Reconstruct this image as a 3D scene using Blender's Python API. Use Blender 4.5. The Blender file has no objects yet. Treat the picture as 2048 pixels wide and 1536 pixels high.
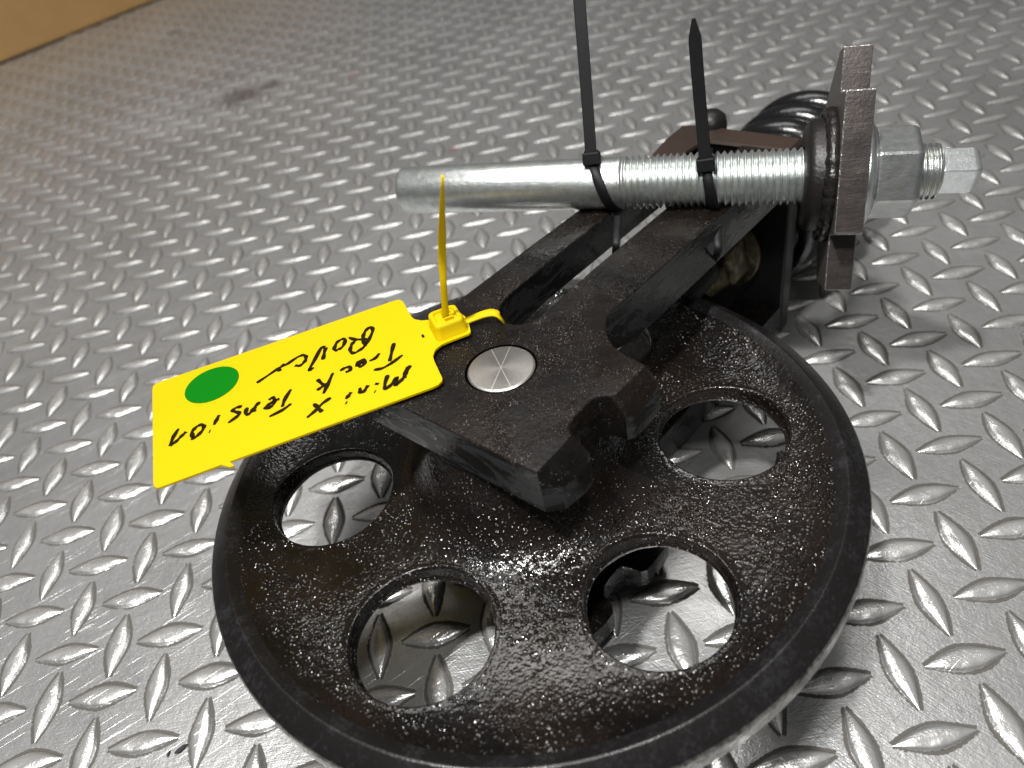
import bpy, bmesh, math, random
import numpy as np
from mathutils import Matrix, Vector

random.seed(7); rng = np.random.default_rng(7)
S = 0.01                       # everything is laid out in centimetres, the scene is in metres
C = bpy.context.scene.collection
sc = bpy.context.scene

# ------------------------------------------------------------------ camera
CAM = np.array([-13.563635, -10.732243, 33.909546])
RM = np.array([[0.98104933, 0.1909271, 0.03300073], [-0.10410162, 0.66304137, -0.74130897], [-0.16341682, 0.72382524, 0.67035212]])
FPX = 1442.28
cam = bpy.data.cameras.new('camera'); camo = bpy.data.objects.new('camera', cam); C.objects.link(camo)
cam.sensor_width = 36; cam.lens = 36 * FPX / 2048
m = Matrix(RM.tolist()).to_4x4(); m.translation = Vector(CAM * S); camo.matrix_world = m
cam.clip_start = 0.01; cam.clip_end = 60
cam.dof.use_dof = True; cam.dof.focus_distance = 0.34; cam.dof.aperture_fstop = 7.5
sc.camera = camo

# ------------------------------------------------------------------ light
w = bpy.data.worlds.new('World'); sc.world = w; w.use_nodes = True
nt = w.node_tree; nt.nodes.clear()
out = nt.nodes.new('ShaderNodeOutputWorld'); bg = nt.nodes.new('ShaderNodeBackground')
tc = nt.nodes.new('ShaderNodeTexCoord'); sp = nt.nodes.new('ShaderNodeSeparateXYZ'); cr = nt.nodes.new('ShaderNodeValToRGB')
nt.links.new(tc.outputs['Generated'], sp.inputs[0]); nt.links.new(sp.outputs['Z'], cr.inputs[0])
cr.color_ramp.elements[0].position = 0.0; cr.color_ramp.elements[0].color = (0.035, 0.033, 0.03, 1)
cr.color_ramp.elements[1].position = 1.0; cr.color_ramp.elements[1].color = (0.5, 0.49, 0.48, 1)
e = cr.color_ramp.elements.new(0.5); e.color = (0.235, 0.232, 0.225, 1)
e = cr.color_ramp.elements.new(0.85); e.color = (0.32, 0.315, 0.31, 1)
nt.links.new(cr.outputs[0], bg.inputs[0]); bg.inputs[1].default_value = 0.6; nt.links.new(bg.outputs[0], out.inputs[0])

def lamp(name, pos, target, size, power, col=(1, 1, 1), size_y=None):
    l = bpy.data.lights.new(name, 'AREA'); l.energy = power; l.color = col; l.size = size
    l.shape = 'DISK'
    if size_y: l.shape = 'RECTANGLE'; l.size_y = size_y
    o = bpy.data.objects.new(name, l); C.objects.link(o)
    o.location = Vector(pos); d = Vector(target) - Vector(pos); o.rotation_euler = d.to_track_quat('-Z', 'Y').to_euler()
    return o
T0 = (-0.13, 0.15, 0.05)
lamp('work_lamp', (-0.095, -0.02, 0.43), (-0.13, 0.12, 0.05), 0.035, 0.8, (1.0, 0.99, 0.97))
lamp('ceiling_lamp', (-0.66, -0.24, 1.95), T0, 0.12, 54, (1.0, 0.985, 0.96))
lamp('ceiling_lamp', (-0.25, 1.2, 2.5), (-0.25, 1.1, 0), 1.6, 26, (1.0, 0.975, 0.94), 0.7)  # unseen overhead panel, added to brighten the lug slopes and far floor

sc.view_settings.view_transform = 'Standard'; sc.view_settings.look = 'None'
sc.view_settings.exposure = 0; sc.view_settings.gamma = 1
sc.cycles.max_bounces = 6; sc.cycles.use_denoising = True

# ------------------------------------------------------------------ node helpers
class NT:
    def __init__(s, name):
        s.m = bpy.data.materials.new(name); s.m.use_nodes = True; s.t = s.m.node_tree
        s.p = s.t.nodes['Principled BSDF']
    def n(s, typ, **k):
        x = s.t.nodes.new(typ)
        for a, b in k.items(): setattr(x, a, b)
        return x
    def l(s, a, b): s.t.links.new(a, b)
    def noise(s, vec, scale, detail=4, rough=0.6, dist=0.0):
        x = s.n('ShaderNodeTexNoise'); x.inputs['Scale'].default_value = scale; x.inputs['Detail'].default_value = detail
        x.inputs['Roughness'].default_value = rough; x.inputs['Distortion'].default_value = dist
        if vec is not None: s.l(vec, x.inputs['Vector'])
        return x.outputs['Fac']
    def voronoi(s, vec, scale, feature='F1'):
        x = s.n('ShaderNodeTexVoronoi'); x.feature = feature; x.inputs['Scale'].default_value = scale
        s.l(vec, x.inputs['Vector']); return x.outputs['Distance']
    def ramp(s, fac, stops):
        x = s.n('ShaderNodeValToRGB'); els = x.color_ramp.elements
        while len(els) < len(stops): els.new(0.5)
        for e, (p, c) in zip(els, stops):
            e.position = p; e.color = c if len(c) == 4 else (*c, 1)
        s.l(fac, x.inputs[0]); return x.outputs[0]
    def g(s, a): return (a, a, a, 1)
    def math(s, op, a, b=None, c=None, clamp=False):
        x = s.n('ShaderNodeMath', operation=op); x.use_clamp = clamp
        for i, v in enumerate((a, b, c)):
            if v is None: continue
            if isinstance(v, (int, float)): x.inputs[i].default_value = v
            else: s.l(v, x.inputs[i])
        return x.outputs[0]
    def mix(s, fac, a, b):
        x = s.n('ShaderNodeMix', data_type='RGBA')
        for i, v in ((0, fac), (6, a), (7, b)):
            if isinstance(v, (int, float)): x.inputs[i].default_value = v
            elif isinstance(v, tuple): x.inputs[i].default_value = v if len(v) == 4 else (*v, 1)
            else: s.l(v, x.inputs[i])
        return x.outputs[2]
    def bump(s, h, strength, dist, prev=None):
        x = s.n('ShaderNodeBump'); x.inputs['Strength'].default_value = strength; x.inputs['Distance'].default_value = dist
        s.l(h, x.inputs['Height'])
        if prev is not None: s.l(prev, x.inputs['Normal'])
        return x.outputs[0]
    def obj(s): return s.n('ShaderNodeTexCoord').outputs['Object']
    def pos(s): return s.n('ShaderNodeNewGeometry').outputs['Position']
    def scale(s, vec, v):
        x = s.n('ShaderNodeMapping'); x.inputs['Scale'].default_value = v; s.l(vec, x.inputs['Vector']); return x.outputs[0]
    def attr(s, name):
        x = s.n('ShaderNodeAttribute'); x.attribute_name = name; return x.outputs['Fac']
    def set(s, **k):
        nm = dict(col='Base Color', metal='Metallic', rough='Roughness', nrm='Normal', coat='Coat Weight', coatr='Coat Roughness',
                  spec='Specular IOR Level', coatn='Coat Normal')
        for a, v in k.items():
            i = s.p.inputs[nm[a]]
            if isinstance(v, (int, float)): i.default_value = v
            elif isinstance(v, tuple): i.default_value = v if len(v) == 4 else (*v, 1)
            else: s.l(v, i)
        return s.m

def floor_mat():
    t = NT('worn_aluminium_tread_plate'); P = t.pos()
    big = t.noise(P, 7, 5, 0.6); mid = t.noise(P, 45, 5, 0.65); fine = t.noise(P, 900, 3, 0.6)
    mott = t.noise(P, 160, 4, 0.7)
    col = t.ramp(big, [(0.35, (0.44, 0.443, 0.445)), (0.65, (0.55, 0.553, 0.555))])
    col = t.mix(t.ramp(mid, [(0.48, t.g(0)), (0.68, t.g(0.5))]), col, (0.33, 0.325, 0.315))
    # grime that collects along the foot of every lug
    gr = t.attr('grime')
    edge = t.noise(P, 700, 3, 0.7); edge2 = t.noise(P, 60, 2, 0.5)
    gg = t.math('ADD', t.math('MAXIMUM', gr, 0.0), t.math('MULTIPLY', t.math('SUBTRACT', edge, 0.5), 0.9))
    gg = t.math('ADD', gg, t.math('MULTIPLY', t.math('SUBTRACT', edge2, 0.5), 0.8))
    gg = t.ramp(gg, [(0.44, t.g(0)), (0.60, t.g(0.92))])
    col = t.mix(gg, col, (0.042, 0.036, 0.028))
    wear = t.math('MULTIPLY', t.math('MULTIPLY', gr, -1.0, clamp=True), t.ramp(edge2, [(0.35, t.g(0.45)), (0.6, t.g(1))]))
    col = t.mix(wear, col, (0.88, 0.875, 0.86))
    # dark smudges, specks
    sp_ = t.noise(P, 420, 2, 0.5); specks = t.ramp(sp_, [(0.75, t.g(0)), (0.79, t.g(0.8))])
    col = t.mix(specks, col, (0.12, 0.11, 0.10))
    stain = None
    for (x, y, r, k) in ((-48, 100, 9, 1), (-44, 102, 5, 1), (-54, 98, 10, 0.7), (-69.6, 145.8, 3.5, 1), (-60, 100, 12, 0.35), (-34.2, 21.2, 1.3, 1)):
        d = t.n('ShaderNodeVectorMath', operation='DISTANCE'); t.l(P, d.inputs[0]); d.inputs[1].default_value = (x * S, y * S, 0)
        f = t.math('SUBTRACT', 1.0, t.math('DIVIDE', d.outputs['Value'], r * S), clamp=True)
        f = t.math('MULTIPLY', t.math('POWER', f, 0.7), k)
        stain = f if stain is None else t.math('MAXIMUM', stain, f)
    sn = t.noise(P, 110, 5, 0.8)
    stain = t.ramp(t.math('MULTIPLY', stain, t.math('ADD', sn, 0.25)), [(0.08, t.g(0)), (0.65, t.g(0.9))])
    col = t.mix(stain, col, (0.045, 0.036, 0.03))
    red = None
    for (x, y, r) in ((-17.7, 66.8, 0.6), (-31.2, 99, 0.8)):
        d = t.n('ShaderNodeVectorMath', operation='DISTANCE'); t.l(P, d.inputs[0]); d.inputs[1].default_value = (x * S, y * S, 0)
        f = t.math('LESS_THAN', d.outputs['Value'], r * S); red = f if red is None else t.math('MAXIMUM', red, f)
    col = t.mix(t.math('MULTIPLY', red, 0.3), col, (0.4, 0.08, 0.08))
    # scratches
    a = t.noise(t.scale(P, (60, 1500, 1)), 1, 2, 0.5); m_ = t.n('ShaderNodeMapping'); m_.inputs['Rotation'].default_value = (0, 0, 0.9)
    t.l(P, m_.inputs['Vector']); b = t.noise(t.scale(m_.outputs[0], (40, 1300, 1)), 1, 2, 0.5)
    m2 = t.n('ShaderNodeMapping'); m2.inputs['Rotation'].default_value = (0, 0, -0.5); t.l(P, m2.inputs['Vector'])
    c_ = t.noise(t.scale(m2.outputs[0], (18, 1100, 1)), 1, 1, 0.5)
    scr = t.math('ADD', t.math('ADD', a, b), t.ramp(c_, [(0.68, t.g(0)), (0.72, t.g(1))]))
    n1 = t.bump(scr, 0.35, 0.0003); n1 = t.bump(mott, 0.5, 0.0007, n1); n1 = t.bump(fine, 0.3, 0.0003, n1)
    rough = t.math('ADD', t.math('MULTIPLY', mid, 0.25), 0.22); rough = t.math('ADD', rough, t.math('MULTIPLY', gg, 0.35)); rough = t.math('SUBTRACT', rough, t.math('MULTIPLY', wear, 0.12))
    metal = t.math('SUBTRACT', 0.80, t.math('MAXIMUM', t.math('MULTIPLY', gg, 0.8), stain))
    return t.set(col=col, metal=metal, rough=rough, nrm=n1)

def cast_mat(name='oily_black_cast_steel', bumps=1.0, brown=0.5, scale=420, rough=0.26, drops=1.0, wet=False, spec=0.4, glints=1.0, grain=0.0007, band=False):
    t = NT(name); P = t.obj()
    big = t.noise(P, 22, 4, 0.6); mid = t.noise(P, 160, 3, 0.6); fine = t.noise(P, 420, 2, 0.6)
    col = t.ramp(big, [(0.38, (0.004, 0.0035, 0.0035)), (0.72, (0.004 + 0.014 * brown, 0.0035 + 0.008 * brown, 0.0035 + 0.004 * brown))])
    speck = t.noise(P, 1300, 2, 0.5); col = t.mix(t.ramp(speck, [(0.66, t.g(0)), (0.76, t.g(0.5))]), col, (0.065, 0.058, 0.052))
    v = t.voronoi(P, scale); dr = t.math('SUBTRACT', 0.48, v, clamp=True)
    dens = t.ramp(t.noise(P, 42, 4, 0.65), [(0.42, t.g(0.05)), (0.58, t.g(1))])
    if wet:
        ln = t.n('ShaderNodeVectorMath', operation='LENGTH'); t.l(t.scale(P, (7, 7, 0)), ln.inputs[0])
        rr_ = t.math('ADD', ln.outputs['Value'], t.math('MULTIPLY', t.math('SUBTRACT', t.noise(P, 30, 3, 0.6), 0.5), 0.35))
        dens = t.math('MULTIPLY', t.math('ADD', dens, 0.15), t.ramp(rr_, [(0.35, t.g(0.5)), (0.42, t.g(1)), (0.56, t.g(0.85)), (0.66, t.g(0.25)), (0.76, t.g(0.25)), (0.84, t.g(1)), (0.93, t.g(0.85)), (0.97, t.g(0.1))]))  # rings where droplet bumps and painted glints are densest
    if band:      # oily drips pooled across the arms
        sx = t.n('ShaderNodeSeparateXYZ'); t.l(P, sx.inputs[0]); xx = t.math('ADD', sx.outputs['X'], t.math('MULTIPLY', t.math('SUBTRACT', t.noise(P, 55, 3, 0.6), 0.5), 0.03))
        bd_ = t.ramp(t.math('MULTIPLY', xx, 5.0), [(0.33, t.g(0)), (0.38, t.g(1)), (0.43, t.g(.1)), (0.50, t.g(.1)), (0.56, t.g(1)), (0.63, t.g(0))])
        dens = t.math('ADD', dens, t.math('MULTIPLY', bd_, 7.0))
    n1 = t.bump(mid, 0.35, 0.0006 * bumps); n1 = t.bump(t.math('MULTIPLY', fine, t.math('ADD', 0.35, t.math('MULTIPLY', dens, 0.65))), 1.0, grain * bumps, n1); n1 = t.bump(t.math('MULTIPLY', dr, dens), 1.0, 0.0022 * drops, n1)
    r = t.math('ADD', t.math('MULTIPLY', mid, 0.22), rough - 0.08); met = 0.0
    glint = t.ramp(t.math('ADD', v, t.math('MULTIPLY', t.noise(P, 220, 2, 0.5), 0.42)), [(0.27, t.g(1)), (0.37, t.g(0))])
    glint = t.math('MULTIPLY', glint, t.ramp(dens, [(0.15, t.g(0.1)), (0.8, t.g(1))]))
    glint = t.math('MULTIPLY', glint, glints); col = t.mix(glint, col, (0.72, 0.71, 0.70)); met = t.math('MULTIPLY', glint, 0.9)  # bright metallic flecks: lamp glints painted into the colour
    gl = t.ramp(t.noise(t.scale(P, (1, 1, 2.2)), 55, 3, 0.7), [(0.5, t.g(0)), (0.62, t.g(0.16))]); r = t.math('SUBTRACT', r, gl)
    return t.set(col=col, metal=met, rough=r, nrm=n1, spec=spec)

def worn_steel_mat(name, base=(0.03, 0.03, 0.032), bright=(0.35, 0.35, 0.36), lo=0.5, hi=0.75, rough=0.35, metal=0.8):
    t = NT(name); P = t.obj()
    a = t.noise(P, 60, 6, 0.75); b = t.noise(P, 600, 3, 0.7)
    f = t.ramp(t.math('ADD', t.math('MULTIPLY', a, 0.6), t.math('MULTIPLY', b, 0.4)), [(lo, t.g(0)), (hi, t.g(1))])
    col = t.mix(f, base, bright); n1 = t.bump(b, 0.4, 0.0003)
    return t.set(col=col, metal=metal, rough=rough, nrm=n1)

def zinc_mat(name='zinc_plated_steel', col1=(0.50, 0.53, 0.53), col2=(0.68, 0.71, 0.70), rough=0.3, yellow=0.3):
    t = NT(name); P = t.obj()
    a = t.noise(P, 220, 4, 0.7); b = t.noise(P, 900, 3, 0.6); y = t.noise(P, 90, 3, 0.6); d = t.noise(P, 160, 3, 0.8)
    col = t.ramp(a, [(0.35, col1), (0.65, col2)])
    col = t.mix(t.ramp(y, [(0.5, t.g(0)), (0.75, t.g(yellow))]), col, (0.52, 0.50, 0.33))
    col = t.mix(t.ramp(d, [(0.68, t.g(0)), (0.78, t.g(0.6))]), col, (0.10, 0.09, 0.07))
    n1 = t.bump(a, 0.35, 0.0005); n1 = t.bump(b, 0.3, 0.0003, n1)
    return t.set(col=col, metal=0.9, rough=rough, nrm=n1)

def flame_cut_mat():
    t = NT('flame_cut_brown_steel_edge'); P = t.obj()
    a = t.noise(t.scale(P, (60, 260, 60)), 1, 4, 0.7); b = t.noise(P, 60, 4, 0.7); c = t.noise(P, 700, 3, 0.7)
    col = t.ramp(b, [(0.35, (0.042, 0.037, 0.036)), (0.7, (0.085, 0.073, 0.070))])
    col = t.mix(t.ramp(a, [(0.63, t.g(0)), (0.72, t.g(0.55))]), col, (0.36, 0.34, 0.32))
    n1 = t.bump(a, 0.35, 0.0004); n1 = t.bump(c, 0.3, 0.0003, n1)
    return t.set(col=col, metal=0.75, rough=0.36, nrm=n1)

def plain(name, col, rough=0.5, metal=0.0, bump=0.0, bscale=300, spec=0.5, var=0.0):
    t = NT(name); P = t.obj(); c = col
    if var:
        c = t.mix(t.noise(P, bscale / 8, 4, 0.6), tuple(x * (1 - var) for x in col), tuple(min(1, x * (1 + var)) for x in col))
    k = dict(col=c, rough=rough, metal=metal, spec=spec)
    if bump: k['nrm'] = t.bump(t.noise(P, bscale, 3, 0.6), 0.5, bump)
    return t.set(**k)

M_FLOOR = floor_mat()
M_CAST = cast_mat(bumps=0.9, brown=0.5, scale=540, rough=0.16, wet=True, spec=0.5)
M_FORGE = cast_mat('black_forged_steel_with_fine_grain', bumps=0.45, brown=0.5, scale=880, rough=0.33, drops=0.2, spec=0.2, glints=0.28, grain=0.0006, band=True)
M_RIM = worn_steel_mat('worn_black_rim', (0.013, 0.012, 0.012), (0.07, 0.07, 0.076), 0.50, 0.85, 0.25, 0.45)
M_TREAD = worn_steel_mat('polished_worn_tread', (0.05, 0.05, 0.047), (0.42, 0.41, 0.39), 0.42, 0.56, 0.33, 0.9)
M_BLACKG = plain('glossy_black_paint', (0.005, 0.005, 0.006), 0.2, 0, 0.0004, 300, 0.45)
M_BLACK = plain('dull_black_paint', (0.009, 0.008, 0.008), 0.4, 0, 0.0006, 400, 0.35)
M_GREYSIDE = plain('greasy_dark_steel', (0.035, 0.035, 0.037), 0.4, 0.4, 0.0005, 200, 0.5, 0.5)
M_BROWNTOP = plain('rusty_brown_primer', (0.030, 0.019, 0.014), 0.4, 0, 0.0004, 200, 0.4, 0.4)
M_ZINC = zinc_mat(); M_ZNUT = zinc_mat('zinc_nut', (0.40, 0.42, 0.42), (0.55, 0.57, 0.57), 0.27, 0.35)
M_ZBRIGHT = zinc_mat('bright_zinc', (0.62, 0.65, 0.66), (0.78, 0.81, 0.82), 0.3, 0.1)
M_YZINC = zinc_mat('yellow_zinc', (0.05, 0.042, 0.026), (0.11, 0.092, 0.06), 0.35, 0.5)
def side_mat():
    t = NT('oily_sheared_steel_side'); P = t.obj()
    a = t.noise(t.scale(P, (1, 1, 2.5)), 42, 5, 0.65, 1.2); b = t.noise(P, 500, 3, 0.6); c = t.noise(t.scale(P, (60, 60, 700)), 1, 3, 0.6)
    f = t.ramp(a, [(0.50, t.g(0)), (0.54, t.g(1))])
    col = t.mix(f, (0.008, 0.008, 0.008), (0.05, 0.05, 0.052)); r = t.math('ADD', t.math('MULTIPLY', f, 0.18), 0.16)
    n1 = t.bump(a, 0.5, 0.0006); n1 = t.bump(c, 0.25, 0.0003, n1); n1 = t.bump(b, 0.4, 0.0003, n1)
    return t.set(col=col, metal=t.math('MULTIPLY', f, 0.6), rough=r, nrm=n1, spec=0.6)
M_SIDE = side_mat()
M_GAP = plain('dark_clearance_gap', (0.001, 0.001, 0.001), 0.8, 0, 0, 300, 0.0)
M_CUT = flame_cut_mat()
M_PLATEFACE = plain('mill_scale_steel', (0.10, 0.095, 0.09), 0.45, 0.6, 0.0003, 300, 0.5, 0.3)
M_WELD = plain('black_weld', (0.014, 0.012, 0.012), 0.2, 0.2, 0.0012, 500, 0.6)
M_TIE = plain('black_nylon', (0.005, 0.005, 0.006), 0.5, 0, 0.0, 300, 0.22)
M_YEL = plain('yellow_plastic', (0.53, 0.375, 0.0), 0.5, 0, 0.00008, 300, 0.15)
M_GREEN = plain('green_sticker', (0.0, 0.135, 0.002), 0.6, 0, 0, 300, 0.1)
M_INK = plain('black_marker_ink', (0.010, 0.007, 0.001), 0.6, 0, 0, 300, 0.08)
M_CARD = plain('brown_cardboard', (0.36, 0.22, 0.09), 0.85, 0, 0.0015, 60, 0.2, 0.18)

# ------------------------------------------------------------------ object helpers
def tag(o, label=None, cat=None, group=None, kind=None):
    for k, v in (('label', label), ('category', cat), ('group', group), ('kind', kind)):
        if v: o[k] = v
    return o
def mk(name, verts, faces, mat, parent=None, smooth=True, mats=None, fm=None, sharp=None):
    me = bpy.data.meshes.new(name)
    me.from_pydata([tuple(float(a) * S for a in v) for v in verts], [], [tuple(f) for f in faces])
    for x in (mats or [mat]): me.materials.append(x)
    if fm is not None:
        for p, i in zip(me.polygons, fm): p.material_index = i
    for p in me.polygons: p.use_smooth = smooth
    bm = bmesh.new(); bm.from_mesh(me); bmesh.ops.recalc_face_normals(bm, faces=bm.faces)
    cc = sum((v.co for v in bm.verts), Vector()) / len(bm.verts)
    if sum(f.normal.dot(f.calc_center_median() - cc) * f.calc_area() for f in bm.faces) < 0: bmesh.ops.reverse_faces(bm, faces=bm.faces)
    if sharp:
        a = math.radians(sharp)
        for e in bm.edges:
            if len(e.link_faces) == 2 and e.calc_face_angle(0) > a: e.smooth = False
    bm.to_mesh(me); bm.free()
    o = bpy.data.objects.new(name, me); C.objects.link(o)
    if parent: o.parent = parent
    return o
def empty(name, mat4=None, loc=None):
    o = bpy.data.objects.new(name, None); C.objects.link(o); o.empty_display_size = 0.02
    if mat4 is not None: o.matrix_world = mat4
    if loc is not None: o.location = [a * S for a in loc]
    return o
def bevel(o, width, segs=2, angle=30):
    b = o.modifiers.new('bevel', 'BEVEL'); b.width = width * S; b.segments = segs; b.limit_method = 'ANGLE'; b.angle_limit = math.radians(angle)
    return o
def loft(rings, cap0=True, cap1=True, closed=True):
    n = len(rings[0]); v = [p for r in rings for p in r]; f = []
    for i in range(len(rings) - 1):
        for j in range(n if closed else n - 1):
            k = (j + 1) % n; f.append((i * n + j, i * n + k, (i + 1) * n + k, (i + 1) * n + j))
    if cap0: f.append(tuple(range(n))[::-1])
    if cap1: f.append(tuple((len(rings) - 1) * n + j for j in range(n)))
    return v, f
def basis(o, a, b, c):
    o, a, b, c = map(np.asarray, (o, a, b, c))
    return lambda p: o + a * p[0] + b * p[1] + c * p[2]
IDN = basis((0, 0, 0), (1, 0, 0), (0, 1, 0), (0, 0, 1))
def lathe(prof, n, B=IDN, caps=(False, False)):
    rings = [[B((r * math.cos(2 * math.pi * k / n), r * math.sin(2 * math.pi * k / n), h)) for k in range(n)] for r, h in prof]
    return loft(rings, *caps)
def join(*parts):
    V, F = [], []
    for v, f in parts:
        o = len(V); V += list(v); F += [tuple(i + o for i in q) for q in f]
    return V, F
def box(x0, x1, y0, y1, z0, z1, B=IDN):
    q = [(x0, y0), (x1, y0), (x1, y1), (x0, y1)]
    return loft([[B((x, y, z0)) for x, y in q], [B((x, y, z1)) for x, y in q]])
def tri_caps(o):
    bm = bmesh.new(); bm.from_mesh(o.data); bmesh.ops.triangulate(bm, faces=[f for f in bm.faces if len(f.verts) > 4]); bm.to_mesh(o.data); bm.free()
def nrm(v): v = np.asarray(v, float); return v / np.linalg.norm(v)
def spline(pts, n=8):
    pts = [np.asarray(p, float) for p in pts]; P = [2 * pts[0] - pts[1]] + pts + [2 * pts[-1] - pts[-2]]; out = []
    for i in range(1, len(P) - 2):
        for k in range(n):
            t = k / n; a, b, c, d = P[i - 1:i + 3]
            out.append(0.5 * ((2 * b) + (-a + c) * t + (2 * a - 5 * b + 4 * c - d) * t * t + (-a + 3 * b - 3 * c + d) * t ** 3))
    out.append(pts[-1]); return out
def sweep(path, side, wd, th, n=2):
    """strap with rectangular rounded section; side(i)->vector across; wd/th callables of t"""
    rings = []; N = len(path)
    for i, p in enumerate(path):
        t = i / (N - 1); d = nrm(path[min(i + 1, N - 1)] - path[max(i - 1, 0)]); s = np.asarray(side(t), float); s = nrm(s - d * (s @ d)); u = np.cross(d, s)
        a, b = wd(t) / 2, th(t) / 2; c = min(a, b) * 0.45
        rings.append([p + s * x + u * y for x, y in ((a - c, -b), (a, -b + c), (a, b - c), (a - c, b), (-a + c, b), (-a, b - c), (-a, -b + c), (-a + c, -b))])
    return loft(rings)
def tube(path, r, n=14, caps=True):
    rings = []; N = len(path); d = nrm(path[1] - path[0]); s = nrm(np.cross(d, (0.3, 0.2, 1)))
    for i, p in enumerate(path):
        d = nrm(path[min(i + 1, N - 1)] - path[max(i - 1, 0)]); s = nrm(s - d * (s @ d)); u = np.cross(d, s)
        rr = r(i / (N - 1)) if callable(r) else r
        rings.append([p + rr * (s * math.cos(2 * math.pi * k / n) + u * math.sin(2 * math.pi * k / n)) for k in range(n)])
    return loft(rings, caps, caps)

# ------------------------------------------------------------------ floor: base sheet + raised lugs
fl = mk('floor', [(-420, -60, 0), (260, -60, 0), (260, 620, 0), (-420, 620, 0)], [(0, 1, 2, 3)], M_FLOOR, smooth=False)
tag(fl, kind='structure')
def project(P):
    q = (np.atleast_2d(P) - CAM) @ RM
    return np.stack([1024 + FPX * q[:, 0] / -q[:, 2], 768 + FPX * q[:, 1] / q[:, 2]], 1), -q[:, 2]
def lug_geo(nu, nv, seed=0, pip=True):
    L, Wd, H = 1.80, 0.60, 0.20
    V, G, F = [], [], []
    us = [math.sin(math.pi / 2 * (2 * i / nu - 1)) ** 1 for i in range(nu + 1)]
    vs = [-1.75, -1.35, -1.12] + [(2 * j / nv - 1) for j in range(nv + 1)] + [1.12, 1.35, 1.75]
    for u in us:
        hw = Wd * (1 - abs(u) ** 1.6) + 0.012
        for v in vs:
            av = abs(v)
            if av <= 1:
                y = hw * v; x = L * u
                prof = min(1.0, (1 - av) / 0.38); prof = (prof * prof * (3 - 2 * prof)) * 0.42 + 0.58 * (1 - av ** 1.5)
                z = H * min(1, (hw / Wd) * 1.5) * prof
                if pip:
                    z += 0.075 * math.exp(-((x - 0.05) ** 2 + (y + 0.30) ** 2) / 0.014)
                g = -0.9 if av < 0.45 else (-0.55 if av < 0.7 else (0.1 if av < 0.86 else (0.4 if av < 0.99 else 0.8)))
                if av > 0.99: z = 0.004
            else:
                e = (av - 1); y = math.copysign(hw + e * 0.30, v); x = (L + e * 0.20) * u; z = 0.004
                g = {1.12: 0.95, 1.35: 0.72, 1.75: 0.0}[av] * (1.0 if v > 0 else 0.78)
            V.append((x, y, z)); G.append(g)
    m_ = len(vs)
    for i in range(nu):
        for j in range(m_ - 1): F.append((i * m_ + j, (i + 1) * m_ + j, (i + 1) * m_ + j + 1, i * m_ + j + 1))
    return np.array(V), np.array(G), F
def lug_mesh(name, V, G, F):
    me = bpy.data.meshes.new(name); me.from_pydata((V * S).tolist(), [], F); me.materials.append(M_FLOOR)
    a = me.attributes.new('grime', 'FLOAT', 'POINT'); a.data.foreach_set('value', G.astype(np.float32))
    me.polygons.foreach_set('use_smooth', [True] * len(me.polygons)); me.update(); return me
near = [lug_mesh('raised_lug', *lug_geo(26, 16, 0))]
near_nopip = lug_mesh('raised_lug', *lug_geo(22, 12, 0, False))
cells = []
for i in range(-75, 45):
    for j in range(-30, 100):
        p = np.array([(i - 0.0186 * j) * 3.0, 0.9772 * j * 3.0, 0]); cells.append((i, j, p))
PP = np.array([c[2] for c in cells]); px, dep = project(PP)
rows = []
for (i, j, p), q, d in zip(cells, px, dep):
    if d < 3 or not (-500 < q[0] < 2550 and -260 < q[1] < 2000): continue
    n_ = np.array([25.6, 28.8]); r_ = p[:2] - np.array([-107, 149.8])
    if n_[0] * r_[1] - n_[1] * r_[0] > -20 and d > 100: continue     # under the cardboard box
    infr = -60 < q[0] < 2108 and -40 < q[1] < 1590
    rows.append((0 if infr else 1, d, i, j, p))
rows.sort(key=lambda r: (r[0], r[1]))
fv, fg, ff = lug_geo(10, 4, 0, False)
farV, farG, farF, off = [], [], [], 0
for k, (o_, d, i, j, p) in enumerate(rows):
    rz = 0.0186 + (0 if (i + j) % 2 == 0 else -math.pi / 2) + random.uniform(-.02, .02)
    if k < 300:
        o = bpy.data.objects.new('raised_lug', near[0]); C.objects.link(o); o.parent = fl
        o.location = (p[0] * S, p[1] * S, 0); o.rotation_euler = (0, 0, rz); o.scale = (random.uniform(.97, 1.03), random.uniform(.92, 1.08), random.uniform(.9, 1.1))
    else:
        c, s = math.cos(rz), math.sin(rz); q = fv @ np.array([[c, s, 0], [-s, c, 0], [0, 0, 1]]) + p
        farV.append(q); farG.append(fg); farF += [tuple(a + off for a in f) for f in ff]; off += len(fv)
me = lug_mesh('distant_lugs', np.concatenate(farV), np.concatenate(farG), farF)
o = bpy.data.objects.new('distant_lugs', me); C.objects.link(o); o.parent = fl; o['kind'] = 'stuff'

# ------------------------------------------------------------------ idler assembly (local frame: z along the wheel axle)
X = np.array([0.70729295, 0.70675625, -0.01524056]); Y = np.array([-0.70688766, 0.70688766, -0.02489315]); Z = np.array([-0.00682003, 0.02838011, 0.99957394])
O0 = np.array([-14.81596824, 12.22946612, 0.0])
ML = Matrix(((X[0], Y[0], Z[0], O0[0] * S), (X[1], Y[1], Z[1], O0[1] * S), (X[2], Y[2], Z[2], 0), (0, 0, 0, 1)))
def loc(w_): d = np.asarray(w_, float) - O0; return np.array([d @ X, d @ Y, d @ Z])
def unproj(q, h):
    d = np.array([(q[0] - 1024) / FPX, -(q[1] - 768) / FPX, -1.0]) @ RM.T
    t = ((O0 + Z * h - CAM) @ Z) / (d @ Z); return loc(CAM + d * t)

root = empty('idler_wheel_assembly', ML)
tag(root, 'black oily idler wheel with forged yoke and coil spring lying flat on the tread plate', 'idler wheel')

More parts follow.
